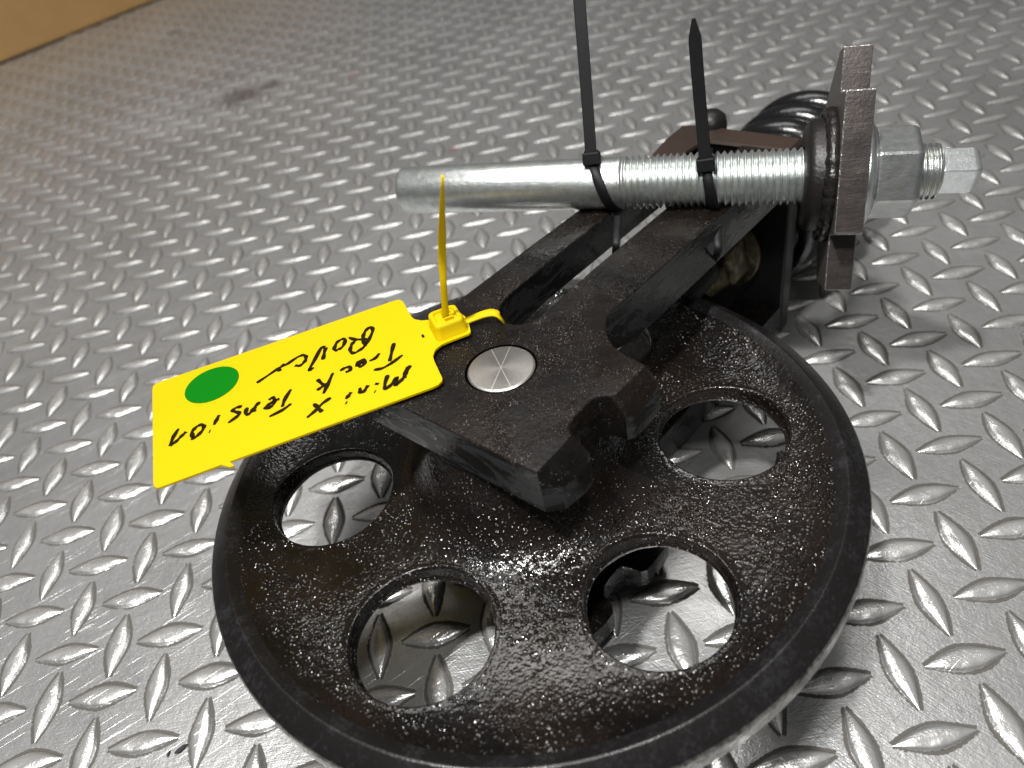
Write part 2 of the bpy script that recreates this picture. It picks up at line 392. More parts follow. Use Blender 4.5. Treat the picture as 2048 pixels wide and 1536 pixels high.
# --- wheel: web with six lightening holes, hub and rim, as one casting
HC, HR, NH = 9.5, 3.0, 6; TH0 = math.radians(-47.4)
def ztop(r):
    pts = [(3.9, 11.3), (4.3, 10.4), (4.75, 9.3), (5.3, 8.45), (6.0, 7.98), (6.8, 7.78), (8, 7.70), (10, 7.70), (11.5, 7.74), (12.4, 7.86), (13.2, 8.12), (13.7, 8.40), (13.95, 8.50)]
    return float(np.interp(r, [p[0] for p in pts], [p[1] for p in pts]))
_r = np.linspace(3.9, 13.95, 400); _z = np.array([ztop(a) for a in _r]); _k = np.hanning(25); _k /= _k.sum()
_z = np.convolve(np.pad(_z, 12, mode='edge'), _k, 'valid')
def zt(r): return float(np.interp(r, _r, _z))
R_IN, R_OUT = 5.6, 13.3; NS = 32; NR = 10
V, F = [], []
def zb(r): return 14.55 - zt(r)
def cell(c0, zf, hole_prof):
    """rings round one hole out to the sector border; hole_prof: list of (hole radius, height or None)"""
    half = math.pi / NH; bd = []
    for k in range(NS + 1): a = -half + 2 * half * k / NS; bd.append((R_OUT * math.cos(a), R_OUT * math.sin(a)))
    for k in range(1, NR): r = R_OUT + (R_IN - R_OUT) * k / NR; bd.append((r * math.cos(half), r * math.sin(half)))
    for k in range(NS + 1): a = half - 2 * half * k / NS; bd.append((R_IN * math.cos(a), R_IN * math.sin(a)))
    for k in range(1, NR): r = R_IN + (R_OUT - R_IN) * k / NR; bd.append((r * math.cos(-half), r * math.sin(-half)))
    rings = []
    ts = [1, .85, .7, .55, .4, .26, .15, .08]
    for t in ts:
        ring = []
        for bx, by in bd:
            a = math.atan2(by, bx - HC); hx, hy = HC + (HR + .22) * math.cos(a), (HR + .22) * math.sin(a)
            x, y = hx + (bx - hx) * t, hy + (by - hy) * t; r = math.hypot(x, y); ring.append((x, y, zf(r)))
        rings.append(ring)
    for hr, dz in hole_prof:
        ring = []
        for bx, by in bd:
            a = math.atan2(by, bx - HC); x, y = HC + hr * math.cos(a), hr * math.sin(a); r = math.hypot(x, y)
            ring.append((x, y, dz if dz > 2 else zf(r) + dz))
        rings.append(ring)
    c, s = math.cos(c0), math.sin(c0)
    rings = [[(x * c - y * s, x * s + y * c, z_) for x, y, z_ in r] for r in rings]
    return loft(rings, False, False)
parts = []
for k in range(NH):
    a = TH0 + k * 2 * math.pi / NH
    wob = [rng.uniform(-.02, .02) for _ in range(3)]
    parts.append(cell(a, zt, [(HR + .20, .01), (HR + .12, .06), (HR + .04, .04), (HR, -.05), (HR - .02, -.12), (HR - .03, 7.28), (HR - .05, 7.20), (HR - .12, 7.17), (HR - .13, 7.10), (HR - .06, 7.02), (HR - .02, 6.98), (HR, 6.95)]))
    parts.append(cell(a, zb, [(HR + .1, .0), (HR, .06), (HR, 6.95)]))
NSEG = NS * NH
def rot0(vf):      # lathe starts on a sector border
    v, f = vf; a = TH0 + math.pi / NH; c, s = math.cos(a), math.sin(a); return [(x * c - y * s, x * s + y * c, z_) for x, y, z_ in v], f
hub = [(0.5, 11.62), (3.2, 11.62), (3.45, 11.6), (3.6, 11.55)] + [(r, zt(r)) for r in (3.95, 4.1, 4.3, 4.5, 4.7, 4.9, 5.1, 5.3, 5.45, 5.6)]
hubb = [(r, zb(r)) for r in (5.6, 5.3, 4.9, 4.5, 4.1, 3.9)] + [(3.6, 2.4), (0.5, 2.4)]
parts.append(rot0(lathe(hub, NSEG))); parts.append(rot0(lathe(hubb, NSEG)))
parts.append(rot0(lathe([(r, zt(r)) for r in (13.3, 13.45, 13.6, 13.7)], NSEG)))
v, f = join(*parts)
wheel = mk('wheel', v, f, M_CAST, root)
bm = bmesh.new(); bm.from_mesh(wheel.data); bmesh.ops.remove_doubles(bm, verts=bm.verts, dist=0.0001); bmesh.ops.recalc_face_normals(bm, faces=bm.faces)
cen = Vector((0, 0, 0.076))
bm.to_mesh(wheel.data); bm.free()
rimp = [(13.7, zt(13.7)), (13.8, zt(13.8) + .01), (13.9, 8.50), (14.05, 8.58), (14.15, 8.62), (14.18, 8.635), (14.24, 8.63), (14.30, 8.60), (14.6, 8.42), (14.95, 8.20), (15.06, 8.11)]
v, f = rot0(lathe(rimp, 384)); bev = mk('rim_bevel', v, f, M_RIM, wheel)
v, f = rot0(lathe([(15.06, 8.11), (15.11, 8.04), (15.13, 7.9), (15.13, 7.15), (15.1, 7.02), (15.0, 6.92)], 384)); mk('tread', v, f, M_TREAD, wheel)
v, f = rot0(lathe([(15.0, 6.92), (14.4, 6.1), (14.2, 5.1), (13.9, 5.1), (13.3, 14.55 - zt(13.3))], 384)); mk('rim_underside', v, f, M_RIM, wheel)
# seal rings at the hub, under the yoke plate
for r, h in ((3.62, 11.56), (3.35, 11.64), (3.86, 11.40)):
    pth = [np.array([r * math.cos(a), r * math.sin(a), h]) for a in np.linspace(0, 2 * math.pi, 97)]
    v, f = tube(pth, 0.07, 8, False); mk('seal_ring', v, f, M_BLACKG, wheel)

# --- yoke plates
RT = [(-3.90, -4.96), (-3.3, -4.98), (-2.5, -5.0), (-1.95, -5.0), (-1.6, -4.85), (-1.40, -4.60), (-0.9, -4.47), (-0.3, -4.47), (0.25, -4.50), (0.55, -4.60), (0.74, -4.82), (0.78, -5.06), (1.0, -5.22), (1.68, -5.26), (2.4, -5.30), (2.85, -5.32),
      (3.06, -5.25), (3.12, -4.74), (3.22, -4.17), (3.46, -3.47), (3.85, -2.90), (4.51, -2.33), (5.0, -2.06), (5.5, -1.98), (6.1, -2.03), (8.8, -2.20), (14, -2.45), (23.2, -2.85)]
RB = [(-3.96, -5.05), (-3.45, -5.62), (-2.5, -5.80), (-1.9, -5.80), (-1.5, -5.5), (-1.35, -4.9), (-0.9, -4.62), (-0.3, -4.60), (0.25, -4.63), (0.52, -4.75), (0.68, -5.2), (0.75, -5.7), (1.0, -5.9), (1.68, -5.95), (2.4, -5.98), (3.0, -5.9),
      (3.35, -5.5), (3.22, -4.74), (3.30, -4.17), (3.52, -3.50), (3.90, -2.94), (4.54, -2.37), (5.0, -2.10), (5.5, -2.02), (6.1, -2.07), (8.8, -2.24), (14, -2.49), (23.2, -2.89)]
INR = [(23.2, 0.12), (14, 0.50), (8, 0.76), (4.5, 0.77), (3.7, 0.82), (3.2, 0.95), (2.85, 1.25), (2.68, 1.65), (2.68, 2.05), (2.86, 2.45), (3.2, 2.85), (3.8, 3.15), (4.6, 3.28), (8, 3.20), (14, 2.93), (23.2, 2.5)]
LFT = [(23.2, 4.25), (14, 4.78), (8, 5.12), (3, 5.32), (2.4, 5.4), (1.2, 5.35), (0.7, 4.9), (0.2, 4.55), (-1.0, 4.55), (-1.5, 4.9), (-2.0, 5.1), (-3.7, 5.1), (-3.9, 4.9)]
def off(poly, d): return poly
top_o = RT + INR + LFT; bot_o = RB + INR + [(x, y + (0.25 if x < 3 else 0.03)) for x, y in LFT]
def dense(poly, step=0.6):
    out = []
    n = len(poly)
    for i in range(n):
        a, b = np.array(poly[i]), np.array(poly[(i + 1) % n]); k = max(1, int(np.linalg.norm(b - a) / step))
        out += [tuple(a + (b - a) * j / k) for j in range(k)]
    return out
def dense2(p1, p2, step=0.5):
    o1, o2 = [], []; n = len(p1)
    for i in range(n):
        a, b = np.array(p1[i]), np.array(p1[(i + 1) % n]); c, d = np.array(p2[i]), np.array(p2[(i + 1) % n]); k = max(1, int(np.linalg.norm(b - a) / step))
        for j in range(k): o1.append(tuple(a + (b - a) * j / k)); o2.append(tuple(c + (d - c) * j / k))
    return o1, o2
T_, B_ = dense2(top_o, bot_o)
def mixp(a, b, t): return [(x0 + (x1 - x0) * t, y0 + (y1 - y0) * t) for (x0, y0), (x1, y1) in zip(a, b)]
def ctr_in(poly, d):
    """offset the outline inwards by d using vertex normals (outline runs counter-clockwise)"""
    P = np.array(poly); nx = np.roll(P, -1, 0) - np.roll(P, 1, 0); nx /= np.linalg.norm(nx, axis=1)[:, None] + 1e-9
    N = np.stack([-nx[:, 1], nx[:, 0]], 1)
    return [tuple(q) for q in P + N * d]
def plate(zt0, zc, zb0, flip):
    def hh(x, h): return h
    r = [[(x, y, zt0) for x, y in ctr_in(T_, .10)], [(x, y, zt0 - .012 * flip) for x, y in ctr_in(T_, .05)], [(x, y, zt0 - .06 * flip) for x, y in T_],
         [(x, y, zc) for x, y in mixp(T_, B_, .93)], [(x, y, zc - .12 * flip) for x, y in B_], [(x, y, zb0 - (.5 if y < 2 else -.1) * flip * min(1, max(0, (x - 5) / 2))) for x, y in B_]]
    return loft(r)
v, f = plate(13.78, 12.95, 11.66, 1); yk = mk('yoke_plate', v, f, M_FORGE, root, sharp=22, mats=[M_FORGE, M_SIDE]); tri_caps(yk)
for p_ in yk.data.polygons:
    if abs(p_.normal.z) < 0.35 and not (p_.center.y < -0.045 and -0.015 < p_.center.x < 0.008): p_.material_index = 1
yk['label'] = 'upper forged yoke plate with two long arms'
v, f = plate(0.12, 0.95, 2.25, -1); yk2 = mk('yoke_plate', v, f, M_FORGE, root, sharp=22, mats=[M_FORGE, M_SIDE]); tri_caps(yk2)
for p_ in yk2.data.polygons:
    if abs(p_.normal.z) < 0.35: p_.material_index = 1
yk2['label'] = 'lower yoke plate seen through the wheel holes'
# grease fitting hole in the notch wall
v, f = lathe([(0.10, 0), (0.20, 0), (0.22, -0.04), (0.22, -.10)], 20, basis((-0.95, -4.56, 12.75), (1, 0, 0), (0, .25, .97), (0, -.97, .25))); mk('threaded_hole', v, f, M_FORGE, yk)
v, f = lathe([(0.001, 0.012), (0.11, 0.012)], 20, basis((-0.95, -4.57, 12.75), (1, 0, 0), (0, .25, .97), (0, -.97, .25))); mk('hole_bottom', v, f, M_GAP, yk)
# --- axle pin
def disc_mat():
    t = NT('turned_steel_pin_face'); P = t.obj()
    r = t.n('ShaderNodeVectorMath', operation='LENGTH'); xy = t.scale(P, (1, 1, 0)); t.l(xy, r.inputs[0])
    w_ = t.n('ShaderNodeTexNoise'); w_.noise_dimensions = '1D'; w_.inputs['Scale'].default_value = 2600; t.l(r.outputs['Value'], w_.inputs['W'])
    s = t.n('ShaderNodeSeparateXYZ'); t.l(P, s.inputs[0]); at = t.math('ARCTAN2', s.outputs['Y'], s.outputs['X'])
    line = None
    for a0 in (PIN_A, PIN_B):
        d = t.math('ABSOLUTE', t.math('ADD', t.math('MULTIPLY', s.outputs['X'], math.sin(a0)), t.math('MULTIPLY', s.outputs['Y'], -math.cos(a0))))
        q = t.math('LESS_THAN', d, 0.00018); line = q if line is None else t.math('MAXIMUM', line, q)
    n_ = t.noise(P, 300, 4, 0.7); col = t.mix(n_, (0.27, 0.255, 0.235), (0.40, 0.385, 0.365)); col = t.mix(t.math('MULTIPLY', line, 0.5), col, (0.85, 0.83, 0.78))
    t.p.inputs['Anisotropic'].default_value = 0.5
    return t.set(col=col, metal=0.85, rough=t.math('ADD', t.math('MULTIPLY', line, 0.2), 0.34), nrm=t.bump(w_.outputs['Fac'], 0.12, 0.0001))
qa = unproj((985, 700), 13.84) - unproj((1026, 778), 13.84); qb = unproj((1018, 700), 13.84) - unproj((982, 782), 13.84)
PIN_A = math.atan2(qa[1], qa[0]); PIN_B = math.atan2(qb[1], qb[0])
M_PIN = disc_mat()
v, f = lathe([(0.0005, 13.85), (1.38, 13.85), (1.43, 13.84), (1.50, 13.76), (1.51, 13.0)], 96); mk('axle_pin', v, f, M_PIN, root, sharp=40)
# dark clearance gap round the pin
v, f = lathe([(1.40, 13.787), (1.585, 13.787)], 96, basis((.03, .05, 0), (1, 0, 0), (0, 1, 0), (0, 0, 1))); mk('pin_bore', v, f, M_GAP, root)

# --- cross head, tie bar, nut, coil spring
v, f = box(22.9, 24.2, -2.95, 4.9, 0.5, 13.70); hd = mk('head_plate', v, f, M_BLACK, root, smooth=False); bevel(hd, 0.15)
v, f = loft([[(x, y, 13.70) for x, y in ((19.4, 4.45), (21.9, 4.75), (23.9, 4.75), (24.25, 3.8), (24.3, 1.9), (24.3, -2.8), (22.6, -2.8), (22.4, 2.4), (19.6, 2.8))],
             [(x, y, 13.86) for x, y in ((19.5, 4.4), (21.9, 4.7), (23.85, 4.7), (24.2, 3.8), (24.2, 1.9), (24.2, -2.7), (22.7, -2.7), (22.5, 2.45), (19.7, 2.85))]])
hc = mk('head_cap', v, f, M_BROWNTOP, root, smooth=False); tri_caps(hc); hc['label'] = 'rusty brown top of the yoke head'
v, f = lathe([(0.001, 1.3), (0.5, 1.25), (0.85, .95), (.95, .5), (.95, -2)], 32, basis((24.6, 3.1, 13.4), (1, 0, 0), (0, 1, 0), (0, 0, 1))); mk('lug_pin', v, f, M_BLACK, root)
SX = lambda o: basis(o, (0, 1, 0), (0, 0, 1), (1, 0, 0))
AX = (0, 0.8, 7.0)
v, f = lathe([(1.1, 15.5), (1.1, 40)], 32, SX(AX), (True, True)); mk('spring_rod', v, f, M_BLACK, root)
hexp = lambda r, n=6, a0=0.0: [(r * math.cos(a0 + k * 2 * math.pi / n), r * math.sin(a0 + k * 2 * math.pi / n)) for k in range(n)]
B2 = SX(AX)
v, f = loft([[B2((x, y, h)) for x, y in hexp(r, 6, .3)] for r, h in ((2.0, 19.2), (2.25, 19.45), (2.25, 21.2), (2.05, 21.4))]); nu = mk('jam_nut', v, f, M_YZINC, root, smooth=False); bevel(nu, .12)
v, f = lathe([(0.5, 21.4), (2.55, 21.4), (2.65, 21.5), (2.65, 21.7), (2.55, 21.8)], 48, B2); mk('washer', v, f, M_YZINC, root)
turns, x0, x1, RR = 5.1, 25.7, 36.6, 4.0
pth = []
for a in np.linspace(0, turns * 2 * math.pi, 560):
    t = a / (turns * 2 * math.pi); xx = x0 + (x1 - x0) * np.clip((t - .06) / .88, 0, 1); pth.append(np.array([xx, AX[1] + RR * math.cos(a), AX[2] + RR * math.sin(a)]))
v, f = tube(pth, 1.02, 20); mk('coil_spring', v, f, M_BLACKG, root)
v, f = lathe([(1.1, 24.2), (3.2, 24.2), (3.3, 24.4), (3.3, 24.9), (2.5, 25.1), (2.0, 25.4), (2.0, 36.6), (3.9, 37.2), (3.9, 37.9), (0.5, 38.0)], 48, B2); mk('spring_seat', v, f, M_BLACK, root)

# ------------------------------------------------------------------ tensioner rod (world frame)
PL = np.array([-19.0369, 29.0246, 14.7008]); A = np.array([0.9408, -0.33895, 0.00249]); A /= np.linalg.norm(A)
P0 = PL + A * 24.2
vd = nrm(P0 - CAM); Vv = nrm(vd - A * (vd @ A)); Uu = np.cross(A, Vv)
if (Uu @ RM[:, 1]) > 0: Uu = -Uu        # Uu runs down the picture
R4 = Matrix(((A[0], Uu[0], Vv[0], PL[0] * S), (A[1], Uu[1], Vv[1], PL[1] * S), (A[2], Uu[2], Vv[2], PL[2] * S), (0, 0, 0, 1)))
rod = empty('threaded_tension_rod', R4)
tag(rod, 'zinc plated threaded rod with flame cut cross plate lying across the yoke arms', 'threaded rod')
BR = basis((0, 0, 0), (0, 1, 0), (0, 0, 1), (1, 0, 0))    # lathe round the rod axis (local x)
v, f = lathe([(0.001, 0), (1.15, 0), (1.28, .06), (1.35, .22), (1.36, 12.7), (1.32, 12.9)], 96, BR); mk('shank', v, f, M_ZINC, rod)
def thread(x0, x1, R, p, dp, n=72, fade=0.6):
    rings = []; st = 8; N = int((x1 - x0) / p * st)
    for i in range(N + 1):
        x = x0 + (x1 - x0) * i / N; ring = []
        for k in range(n):
            ph = ((x / p) - k / n) % 1.0; tr = abs(ph - 0.5) * 2
            tr = min(1, max(0, (tr - .12) / .76)); d = dp * tr * min(1, (x - x0) / fade, (x1 - x) / fade + .3)
            r = R - d; a = 2 * math.pi * k / n; ring.append(BR((r * math.cos(a), r * math.sin(a), x)))
        rings.append(ring)
    return loft(rings, False, False)
v, f = thread(12.7, 22.6, 1.40, 0.335, 0.17); mk('thread', v, f, M_ZINC, rod)
# boss and weld
XP = 23.2
v, f = lathe([(1.42, XP - 1.3), (2.35, XP - 1.3), (2.62, XP - 1.15), (2.72, XP - .9), (2.72, XP)], 96, BR); mk('boss', v, f, M_BLACK, rod)
rings = []
for k in range(120):
    a = 2 * math.pi * k / 120; cx, cr_ = XP - .22, 2.92; ring = []
    lump = 0.30 + 0.035 * math.sin(a * 27 + math.sin(a * 5)) + 0.03 * rng.uniform(-1, 1)
    for j in range(10):
        b = 2 * math.pi * j / 10; ring.append(BR(((cr_ + lump * math.cos(b)) * math.cos(a), (cr_ + lump * math.cos(b)) * math.sin(a), cx + lump * 1.1 * math.sin(b))))
    rings.append(ring)
v, f = loft(rings + [rings[0]], False, False); mk('weld_bead', v, f, M_WELD, rod)
# cross plate: outline in (U, V), thickness along the rod
TH = 1.25
outl = [(-3.62, -3.3), (2.62, -3.3), (2.7, -3.22), (2.7, -1.5), (2.8, -1.4), (5.55, -1.4), (5.55, 2.6), (3.2, 4.0), (3.0, 5.2), (-3.3, 5.2), (-3.6, 4.6), (-4.6, 2.4), (-5.7, -0.1), (-5.7, -1.4), (-3.75, -1.4), (-3.7, -1.5)]
pl_v, pl_f = loft([[(XP + 0.0, u, v_) for u, v_ in outl], [(XP + TH, u, v_) for u, v_ in outl]])
fm = [0] * (len(pl_f) - 2) + [1, 1]
cp = mk('cross_plate', pl_v, pl_f, M_CUT, rod, smooth=False, mats=[M_CUT, M_PLATEFACE], fm=fm); tri_caps(cp)
cp.data.materials.append(plain('bright_sawn_edge', (0.30, 0.29, 0.28), 0.3, 0.9, 0.001, 500, 0.5, 0.6)); bevel(cp, 0.07, 2).modifiers[0].material = 2
# washer, nut, stud end, square drive
XN = XP + TH
v, f = lathe([(1.3, XN), (2.5, XN), (2.66, XN + .06), (2.66, XN + .22), (2.45, XN + .42), (2.0, XN + .56), (1.4, XN + .6)], 96, BR); mk('spherical_washer', v, f, M_ZBRIGHT, rod)
NA = math.radians(-84)
s_ = 2.2
rr = []
for r, h in ((s_ * .93, XN + .5), (s_, XN + .62), (s_, XN + 2.3), (s_ * .93, XN + 2.52)):
    rr.append([BR((x, y, h)) for x, y in hexp(r, 6, NA + math.radians(30))])
v, f = loft(rr); nt_ = mk('hex_nut', v, f, M_ZNUT, rod, smooth=False); bevel(nt_, .14, 3)
v, f = thread(XN + 2.3, XN + 3.45, 1.32, 0.25, 0.13, 72, .15); mk('thread_end', v, f, M_ZNUT, rod)
v, f = lathe([(1.24, XN + 3.35), (1.22, XN + 3.45), (1.0, XN + 3.58), (0.4, XN + 3.59)], 64, BR); mk('chamfered_tip', v, f, M_ZNUT, rod)
XS = XN + 3.52
NB = math.radians(-90)
rr = [[BR((x, y, h)) for x, y in hexp(r, 4, NB)] for r, h in ((1.08, XS), (1.08, XS + 1.45), (0.86, XS + 1.7))]
v, f = loft(rr); sq = mk('square_drive', v, f, M_ZBRIGHT, rod, smooth=False); bevel(sq, .09, 3)

# ------------------------------------------------------------------ black cable ties
def ray(px_):
    return np.array([(px_[0] - 1024) / FPX, -(px_[1] - 768) / FPX, -1.0]) @ RM.T
def at_z(px_, z_): d = ray(px_); return CAM + d * ((z_ - CAM[2]) / d[2])
def tie(xr, ang0, low, tipz, tip_px, mids, label, tipcut, hshift=0.0):
    """strap round the rod at xr and down to the arm; head on the camera-side top; tail rising"""
    g = empty('cable_tie'); 
    base = PL + A * xr
    upc = nrm(-vd - A * (-vd @ A))               # towards the camera, square to the rod
    upi = nrm(np.cross(A, upc)); 
    if upi @ RM[:, 1] < 0: upi = -upi              # up the picture
    R_ = 1.36 if xr < 12.4 else 1.42
    hp = base + (upc * math.cos(ang0) + upi * math.sin(ang0)) * (R_ + .30) + A * hshift
    g.location = Vector(hp * S)
    G = lambda p: np.asarray(p) - hp
    path = [hp]
    for t in np.linspace(ang0 - .1, -1.5, 12):
        k = (ang0 - t) / (ang0 + 1.5); path.append(base + (upc * math.cos(t) + upi * math.sin(t)) * (R_ + .09) + A * (hshift + low[3] * k))
    path.append((path[-1] + np.array(low[:3])) / 2); path.append(np.array(low[:3])); path.append(np.array(low[:3]) + np.array([0, 0.6, -1.0])); path.append(np.array(low[:3]) + np.array([0, 1.2, -2.0]))
    sp_ = spline(path, 4)
    v, f = sweep([G(p) for p in sp_], lambda t: A, lambda t: .52 if t < .62 else .52 - .5 * min(.5, t - .62), lambda t: .13); mk('strap', v, f, M_TIE, g)
    back = [hp]
    for t in np.linspace(ang0 + .1, 3.0, 10): back.append(base + (upc * math.cos(t) + upi * math.sin(t)) * (R_ + .09) + A * hshift)
    v, f = sweep([G(p) for p in spline(back, 3)], lambda t: A, lambda t: .52, lambda t: .13); b2 = mk('strap', v, f, M_TIE, g, smooth=False)
    # tail
    tip = at_z(tip_px, tipz); tp = [hp + upc * .1] + [hp + (tip - hp) * k + np.array(o_) for k, o_ in mids] + [tip]
    tw = (lambda t: .60 if t < tipcut else .60 - .45 * (t - tipcut) / (1 - tipcut))
    v, f = sweep([G(p) for p in spline(tp, 8)], lambda t: RM[:, 0], tw, lambda t: .13); mk('tail', v, f, M_TIE, g, smooth=False)
    # head
    hd_up = nrm(tip - hp); s = nrm(A - hd_up * (A @ hd_up)); u = np.cross(hd_up, s)
    B = basis((0, 0, 0), s, u, hd_up)
    v, f = join(box(-.45, .45, -.32, .32, -.30, .36, B)); h_ = mk('head', v, f, M_TIE, g, smooth=False); bevel(h_, .08, 3)
    v, f = join(box(-.36, .36, -.14, .14, .36, .44, B)); h2 = mk('pawl_slot', v, f, M_TIE, h_, smooth=False)
    tag(g, label, 'cable tie', 'black cable ties round the rod'); return g
lw1 = at_z((1232, 492), 12.6); lw2 = at_z((1436, 500), 12.2)
tie(11.4, 0.85, (*lw1, 1.25), 24.5, (1154, -60), [(.35, (0, 0, 0)), (.7, (0, 0, 0))], 'black cable tie nearer the plain rod end, tail running out of the frame', 0.99)
tie(17.25, 0.42, (*lw2, .55), 22.5, (1387, 37), [(.35, (0, .1, 0)), (.7, (0, .1, 0))], 'black cable tie round the threaded part, its whole pointed tail in view', 0.86)

# ------------------------------------------------------------------ yellow tag
HT = 14.05
def fp(pts, o, s): return [(o[0] + x / s, o[1] + y / s) for x, y in pts]
tg_o = unproj((895, 650), HT); tgm = ML @ Matrix.Translation(Vector(tg_o * S)); tgr = empty('yellow_tag', tgm)
tag(tgr, 'yellow plastic tag with green dot and black handwriting tied to the yoke', 'tag')
def tl(q, h=HT): return unproj(q, h) - tg_o
outpx = [(780, 604), (796.5, 599), (802, 600.5), (806.5, 604), (812, 614), (822, 632), (826, 636.5), (831, 639), (843.5, 641), (862.5, 639), (880, 630), (905, 618), (914.6, 621), (923.5, 628), (930, 633), (938, 649), (941, 661), (940.5, 665), (937, 667.6), (894, 684),
         (884, 688.5), (876.5, 694), (870.5, 699.5), (867.6, 705.7), (865.7, 713), (869, 723.5), (884, 755), (884.5, 758.5), (883, 762.5), (876.5, 769), (864, 775), (459.5, 923), (468, 931.5), (459, 934), (442, 929.5), (320, 974.5), (314, 976), (309.5, 974), (306.5, 968), (304.7, 780), (306, 772), (311, 768), (320, 763.5), (550, 684)]
ol = [tl(q) for q in outpx]
v, f = loft([[(p[0], p[1], .0) for p in ol], [(p[0], p[1], -.10) for p in ol]]); tp_ = mk('tag_plate', v, f, M_YEL, tgr, smooth=False); tri_caps(tp_)
dc = np.array([-7.52, 11.2]) ; dotc = np.array(tl((424, 769)))
pr = [np.linalg.norm((tl(q) - dotc)[:2]) for q in ((375, 795), (474, 755), (424, 735.5), (424, 804))]
dr = float(np.mean(pr))
v, f = lathe([(0.001, .012), (dr, .012), (dr, .002)], 64, basis((dotc[0], dotc[1], 0), (1, 0, 0), (0, 1, 0), (0, 0, 1))); mk('green_dot', v, f, M_GREEN, tgr, smooth=False)
kA, kB, kC = ((300, 740), 6.4), ((500, 640), 6.024), ((780, 580), 7.877)
strokes = [(kA, [[(365, 750), (300, 860), (255, 975)], [(255, 975), (340, 910), (420, 830), (465, 790)],
    [(555, 875), (538, 800), (600, 725), (670, 702), (690, 740), (640, 810), (570, 870), (530, 870)], [(885, 575), (820, 705)], [(755, 788), (775, 785)],
    [(1180, 468), (1110, 480), (1060, 522), (1140, 550), (1120, 590), (1000, 680)], [(1240, 480), (1228, 555), (1270, 562), (1330, 490), (1405, 405)], [(1340, 480), (1330, 540)],
    [(1520, 385), (1570, 355), (1598, 390), (1570, 450), (1510, 492), (1480, 480), (1530, 435), (1600, 390), (1660, 370)],
    [(1805, 245), (1730, 370), (1692, 475)], [(1810, 430), (1700, 510), (1525, 600)]]),
  (kB, [[(975, 935), (870, 1010), (780, 1100), (685, 1180)], [(765, 1008), (812, 1050), (870, 1110)], [(1220, 870), (1155, 955)], [(1150, 998), (1172, 998)],
    [(1325, 815), (1330, 870), (1370, 862), (1425, 785)], [(1540, 755), (1520, 785)], [(1498, 863), (1515, 864)],
    [(1660, 660), (1625, 780), (1640, 830), (1700, 780), (1775, 690), (1755, 785), (1830, 720), (1880, 640), (1930, 545)], [(1900, 560), (1870, 640), (1868, 705)],
    [(1735, 275), (1710, 380), (1682, 500)], [(1840, 420), (1720, 510), (1600, 580), (1490, 602)], [(1560, 400), (1510, 460), (1440, 495)],
    [(1300, 560), (1290, 525), (1345, 485), (1385, 490), (1370, 540), (1330, 560), (1310, 545), (1340, 515), (1360, 520)], [(1085, 615), (1150, 575), (1210, 570), (1200, 610), (1150, 630)],
    [(1000, 635), (940, 770), (885, 890)], [(810, 715), (890, 780), (970, 745)], [(890, 790), (805, 850)],
    [(1395, 320), (1365, 240), (1375, 160), (1440, 88), (1480, 120), (1440, 220), (1380, 315), (1320, 365), (1250, 400), (1208, 365), (1230, 290), (1280, 240)], [(1190, 210), (1270, 235), (1410, 230)],
    [(1060, 370), (1015, 350), (1050, 270), (1110, 232), (1145, 240), (1125, 310), (1065, 360)], [(915, 330), (895, 400), (880, 480)], [(905, 330), (860, 335), (780, 480), (715, 600), (770, 572)],
    [(540, 548), (600, 550), (660, 500), (675, 445), (640, 425), (570, 450), (450, 530), (350, 580), (230, 660), (80, 760)], [(350, 580), (360, 620)], [(385, 535), (405, 545)]]),
  (kC, [[(507, 702), (533, 753)]])]
iv, if_ = [], []
for (o_, s2), sl in strokes:
    for st in sl:
        pts = [tl(q)[:2] for q in fp(st, o_, s2)]
        if len(pts) == 2: pts = [pts[0], (pts[0] + pts[1]) / 2, pts[1]]
        p_ = [np.array([*q, 0]) for q in pts]; q_ = spline(p_, 6); L_, R_ = [], []; N = len(q_)
        hw = 0.11 if (o_, s2) != kC else .07
        for i, p in enumerate(q_):
            d = nrm(q_[min(i + 1, N - 1)] - q_[max(i - 1, 0)]); n2 = np.array([-d[1], d[0], 0]); ww = hw * (0.88 + .18 * math.sin(i * .9 + p[0] * 3)) * (0.65 if i in (0, N - 1) else 1)
            L_.append(p + n2 * ww); R_.append(p - n2 * ww)
        zz = .006 + .0006 * random.random(); b0 = len(iv)
        iv += [(p[0], p[1], zz) for p in L_ + R_[::-1]]
        M_ = 2 * N
        for i in range(N - 1): if_.append((b0 + i, b0 + i + 1, b0 + M_ - 2 - i, b0 + M_ - 1 - i))
ink = mk('handwriting', iv, if_, M_INK, tgr, smooth=False)
# lock head
ax = nrm((tl((884, 755)) - tl((320, 975))) * np.array([1, 1, 0])); ay = np.array([-ax[1], ax[0], 0]); hcn = tl((897, 655))
B = basis((hcn[0], hcn[1], 0), ax, ay, (0, 0, 1))
def rrect(hx, hy, r, n=5):
    o = []
    for cx, cy, a0 in ((hx - r, hy - r, 0), (-hx + r, hy - r, 90), (-hx + r, -hy + r, 180), (hx - r, -hy + r, 270)):
        for k in range(n + 1): a = math.radians(a0 + 90 * k / n); o.append((cx + r * math.cos(a), cy + r * math.sin(a)))
    return o
def rings_box(hx, hy, r, hs): return [[B((x, y, h)) for x, y in rrect(hx * s, hy * s, r * s)] for s, h in hs]
v, f = loft(rings_box(.78, .80, .28, ((1.0, 0), (1.0, .04), (.93, .10), (.90, .55), (.86, .66), (.80, .70), (.62, .70), (.60, .66), (.58, .60)))); lk = mk('lock_head', v, f, M_YEL, tgr, sharp=60); tri_caps(lk)
v, f = box(-.10, .30, -.34, -.22, .58, .74, B); s1 = mk('pawl', v, f, M_YEL, lk, smooth=False)
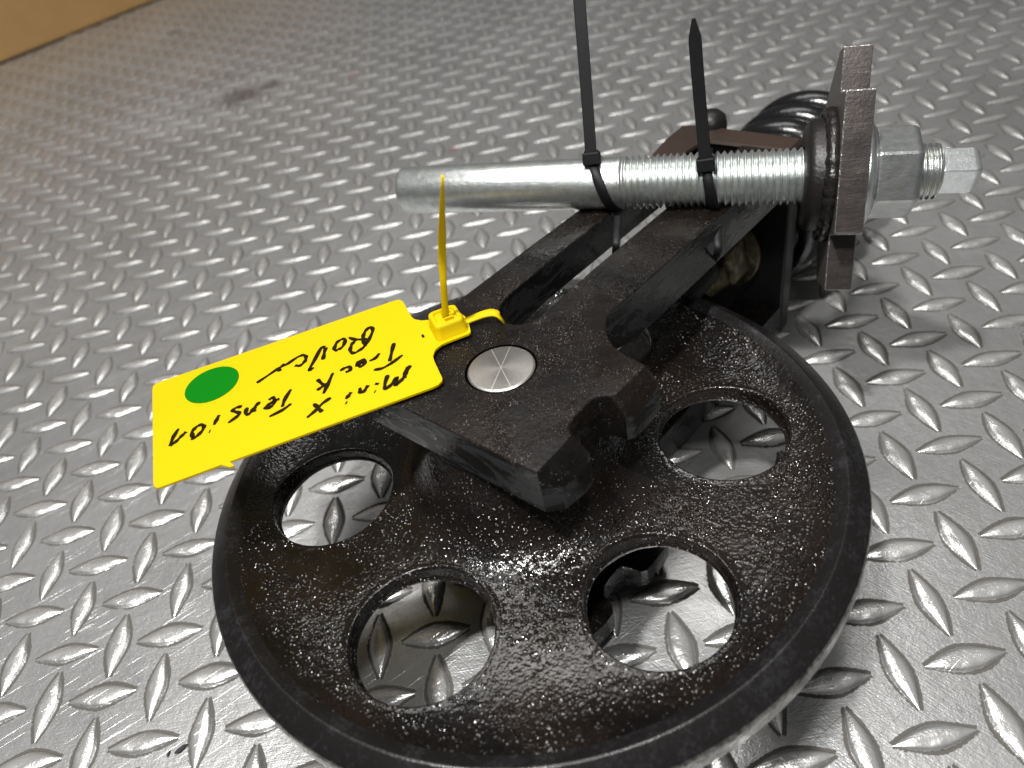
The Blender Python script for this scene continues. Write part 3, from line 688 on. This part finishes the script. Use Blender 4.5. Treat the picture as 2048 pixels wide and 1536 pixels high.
v, f = box(-.10, .30, .20, .32, .58, .74, B); s1 = mk('pawl', v, f, M_YEL, lk, smooth=False)
tb = B((0.0, 0.0, .5)); tipw = at_z((885, 352), 22.4); tipl = loc(tipw) - tg_o
midw = loc(at_z((884, 500), 18.2)) - tg_o
def camx(t): return np.array([RM[:, 0] @ X, RM[:, 0] @ Y, RM[:, 0] @ Z])
v, f = sweep(spline([tb, tb + (midw - tb) * .5 + camx(0) * -.02, midw, tipl], 8), lambda t: camx(t), lambda t: (.30 - .02 * t if t < .5 else .33 if t < .75 else .33 - .22 * (t - .75) / .25), lambda t: .13); mk('tail', v, f, M_YEL, tgr)
sw = [tl(q, h) for q, h in (((925, 646), 14.05), ((948, 636), 14.1), ((970, 628), 14.25), ((988, 626), 14.3), ((1000, 635), 14.1), ((1009, 650), 13.4), ((1012, 664), 12.6))]
v, f = sweep(spline(sw, 6), lambda t: ay * (1 - t * .2) + np.array([0, 0, .4]) * t, lambda t: .42, lambda t: .12); mk('strap', v, f, M_YEL, tgr)

# ------------------------------------------------------------------ cardboard box behind
d1 = nrm([25.6, 28.8, 0]); d2 = np.array([-d1[1], d1[0], 0]); b0 = np.array([-107, 149.8, 0]) - d1 * 55
g = empty('cardboard_box', Matrix(((d1[0], d2[0], 0, b0[0] * S), (d1[1], d2[1], 0, b0[1] * S), (0, 0, 1, 0), (0, 0, 0, 1))))
tag(g, 'brown cardboard box standing on the tread plate in the far left corner', 'cardboard box')
v, f = box(0, 150, 0, 60, 0.3, 30); bx = mk('carton', v, f, M_CARD, g, smooth=False); bevel(bx, .4, 2)
v, f = box(-.3, 150.3, -.35, -.02, 22, 30.3); mk('flap', v, f, M_CARD, g, smooth=False)

# small chips of dirt by the lower left edge
for k, (q, sz, rz, lb) in enumerate((((361, 1499), .34, .6, 'dark metal chip lying on the floor at the bottom left edge of the photo'), ((337, 1508), .16, 1.3, 'tiny dark sliver beside the larger metal chip at bottom left'))):
    p = at_z(q, .05); vs_ = []
    for h in (0, .09):
        for a in range(7): r = sz * (0.6 + .5 * random.random()) * (1 - h * 3); vs_.append((r * 1.3 * math.cos(a * .9), r * .55 * math.sin(a * .9), h))
    v, f = loft([vs_[:7], vs_[7:]]); o = mk('metal_chip', v, f, M_GREYSIDE, None, smooth=False); o.location = (p[0] * S, p[1] * S, 0.0001); o.rotation_euler = (0, 0, rz)
    tag(o, lb, 'metal chip', 'metal chips on the floor')
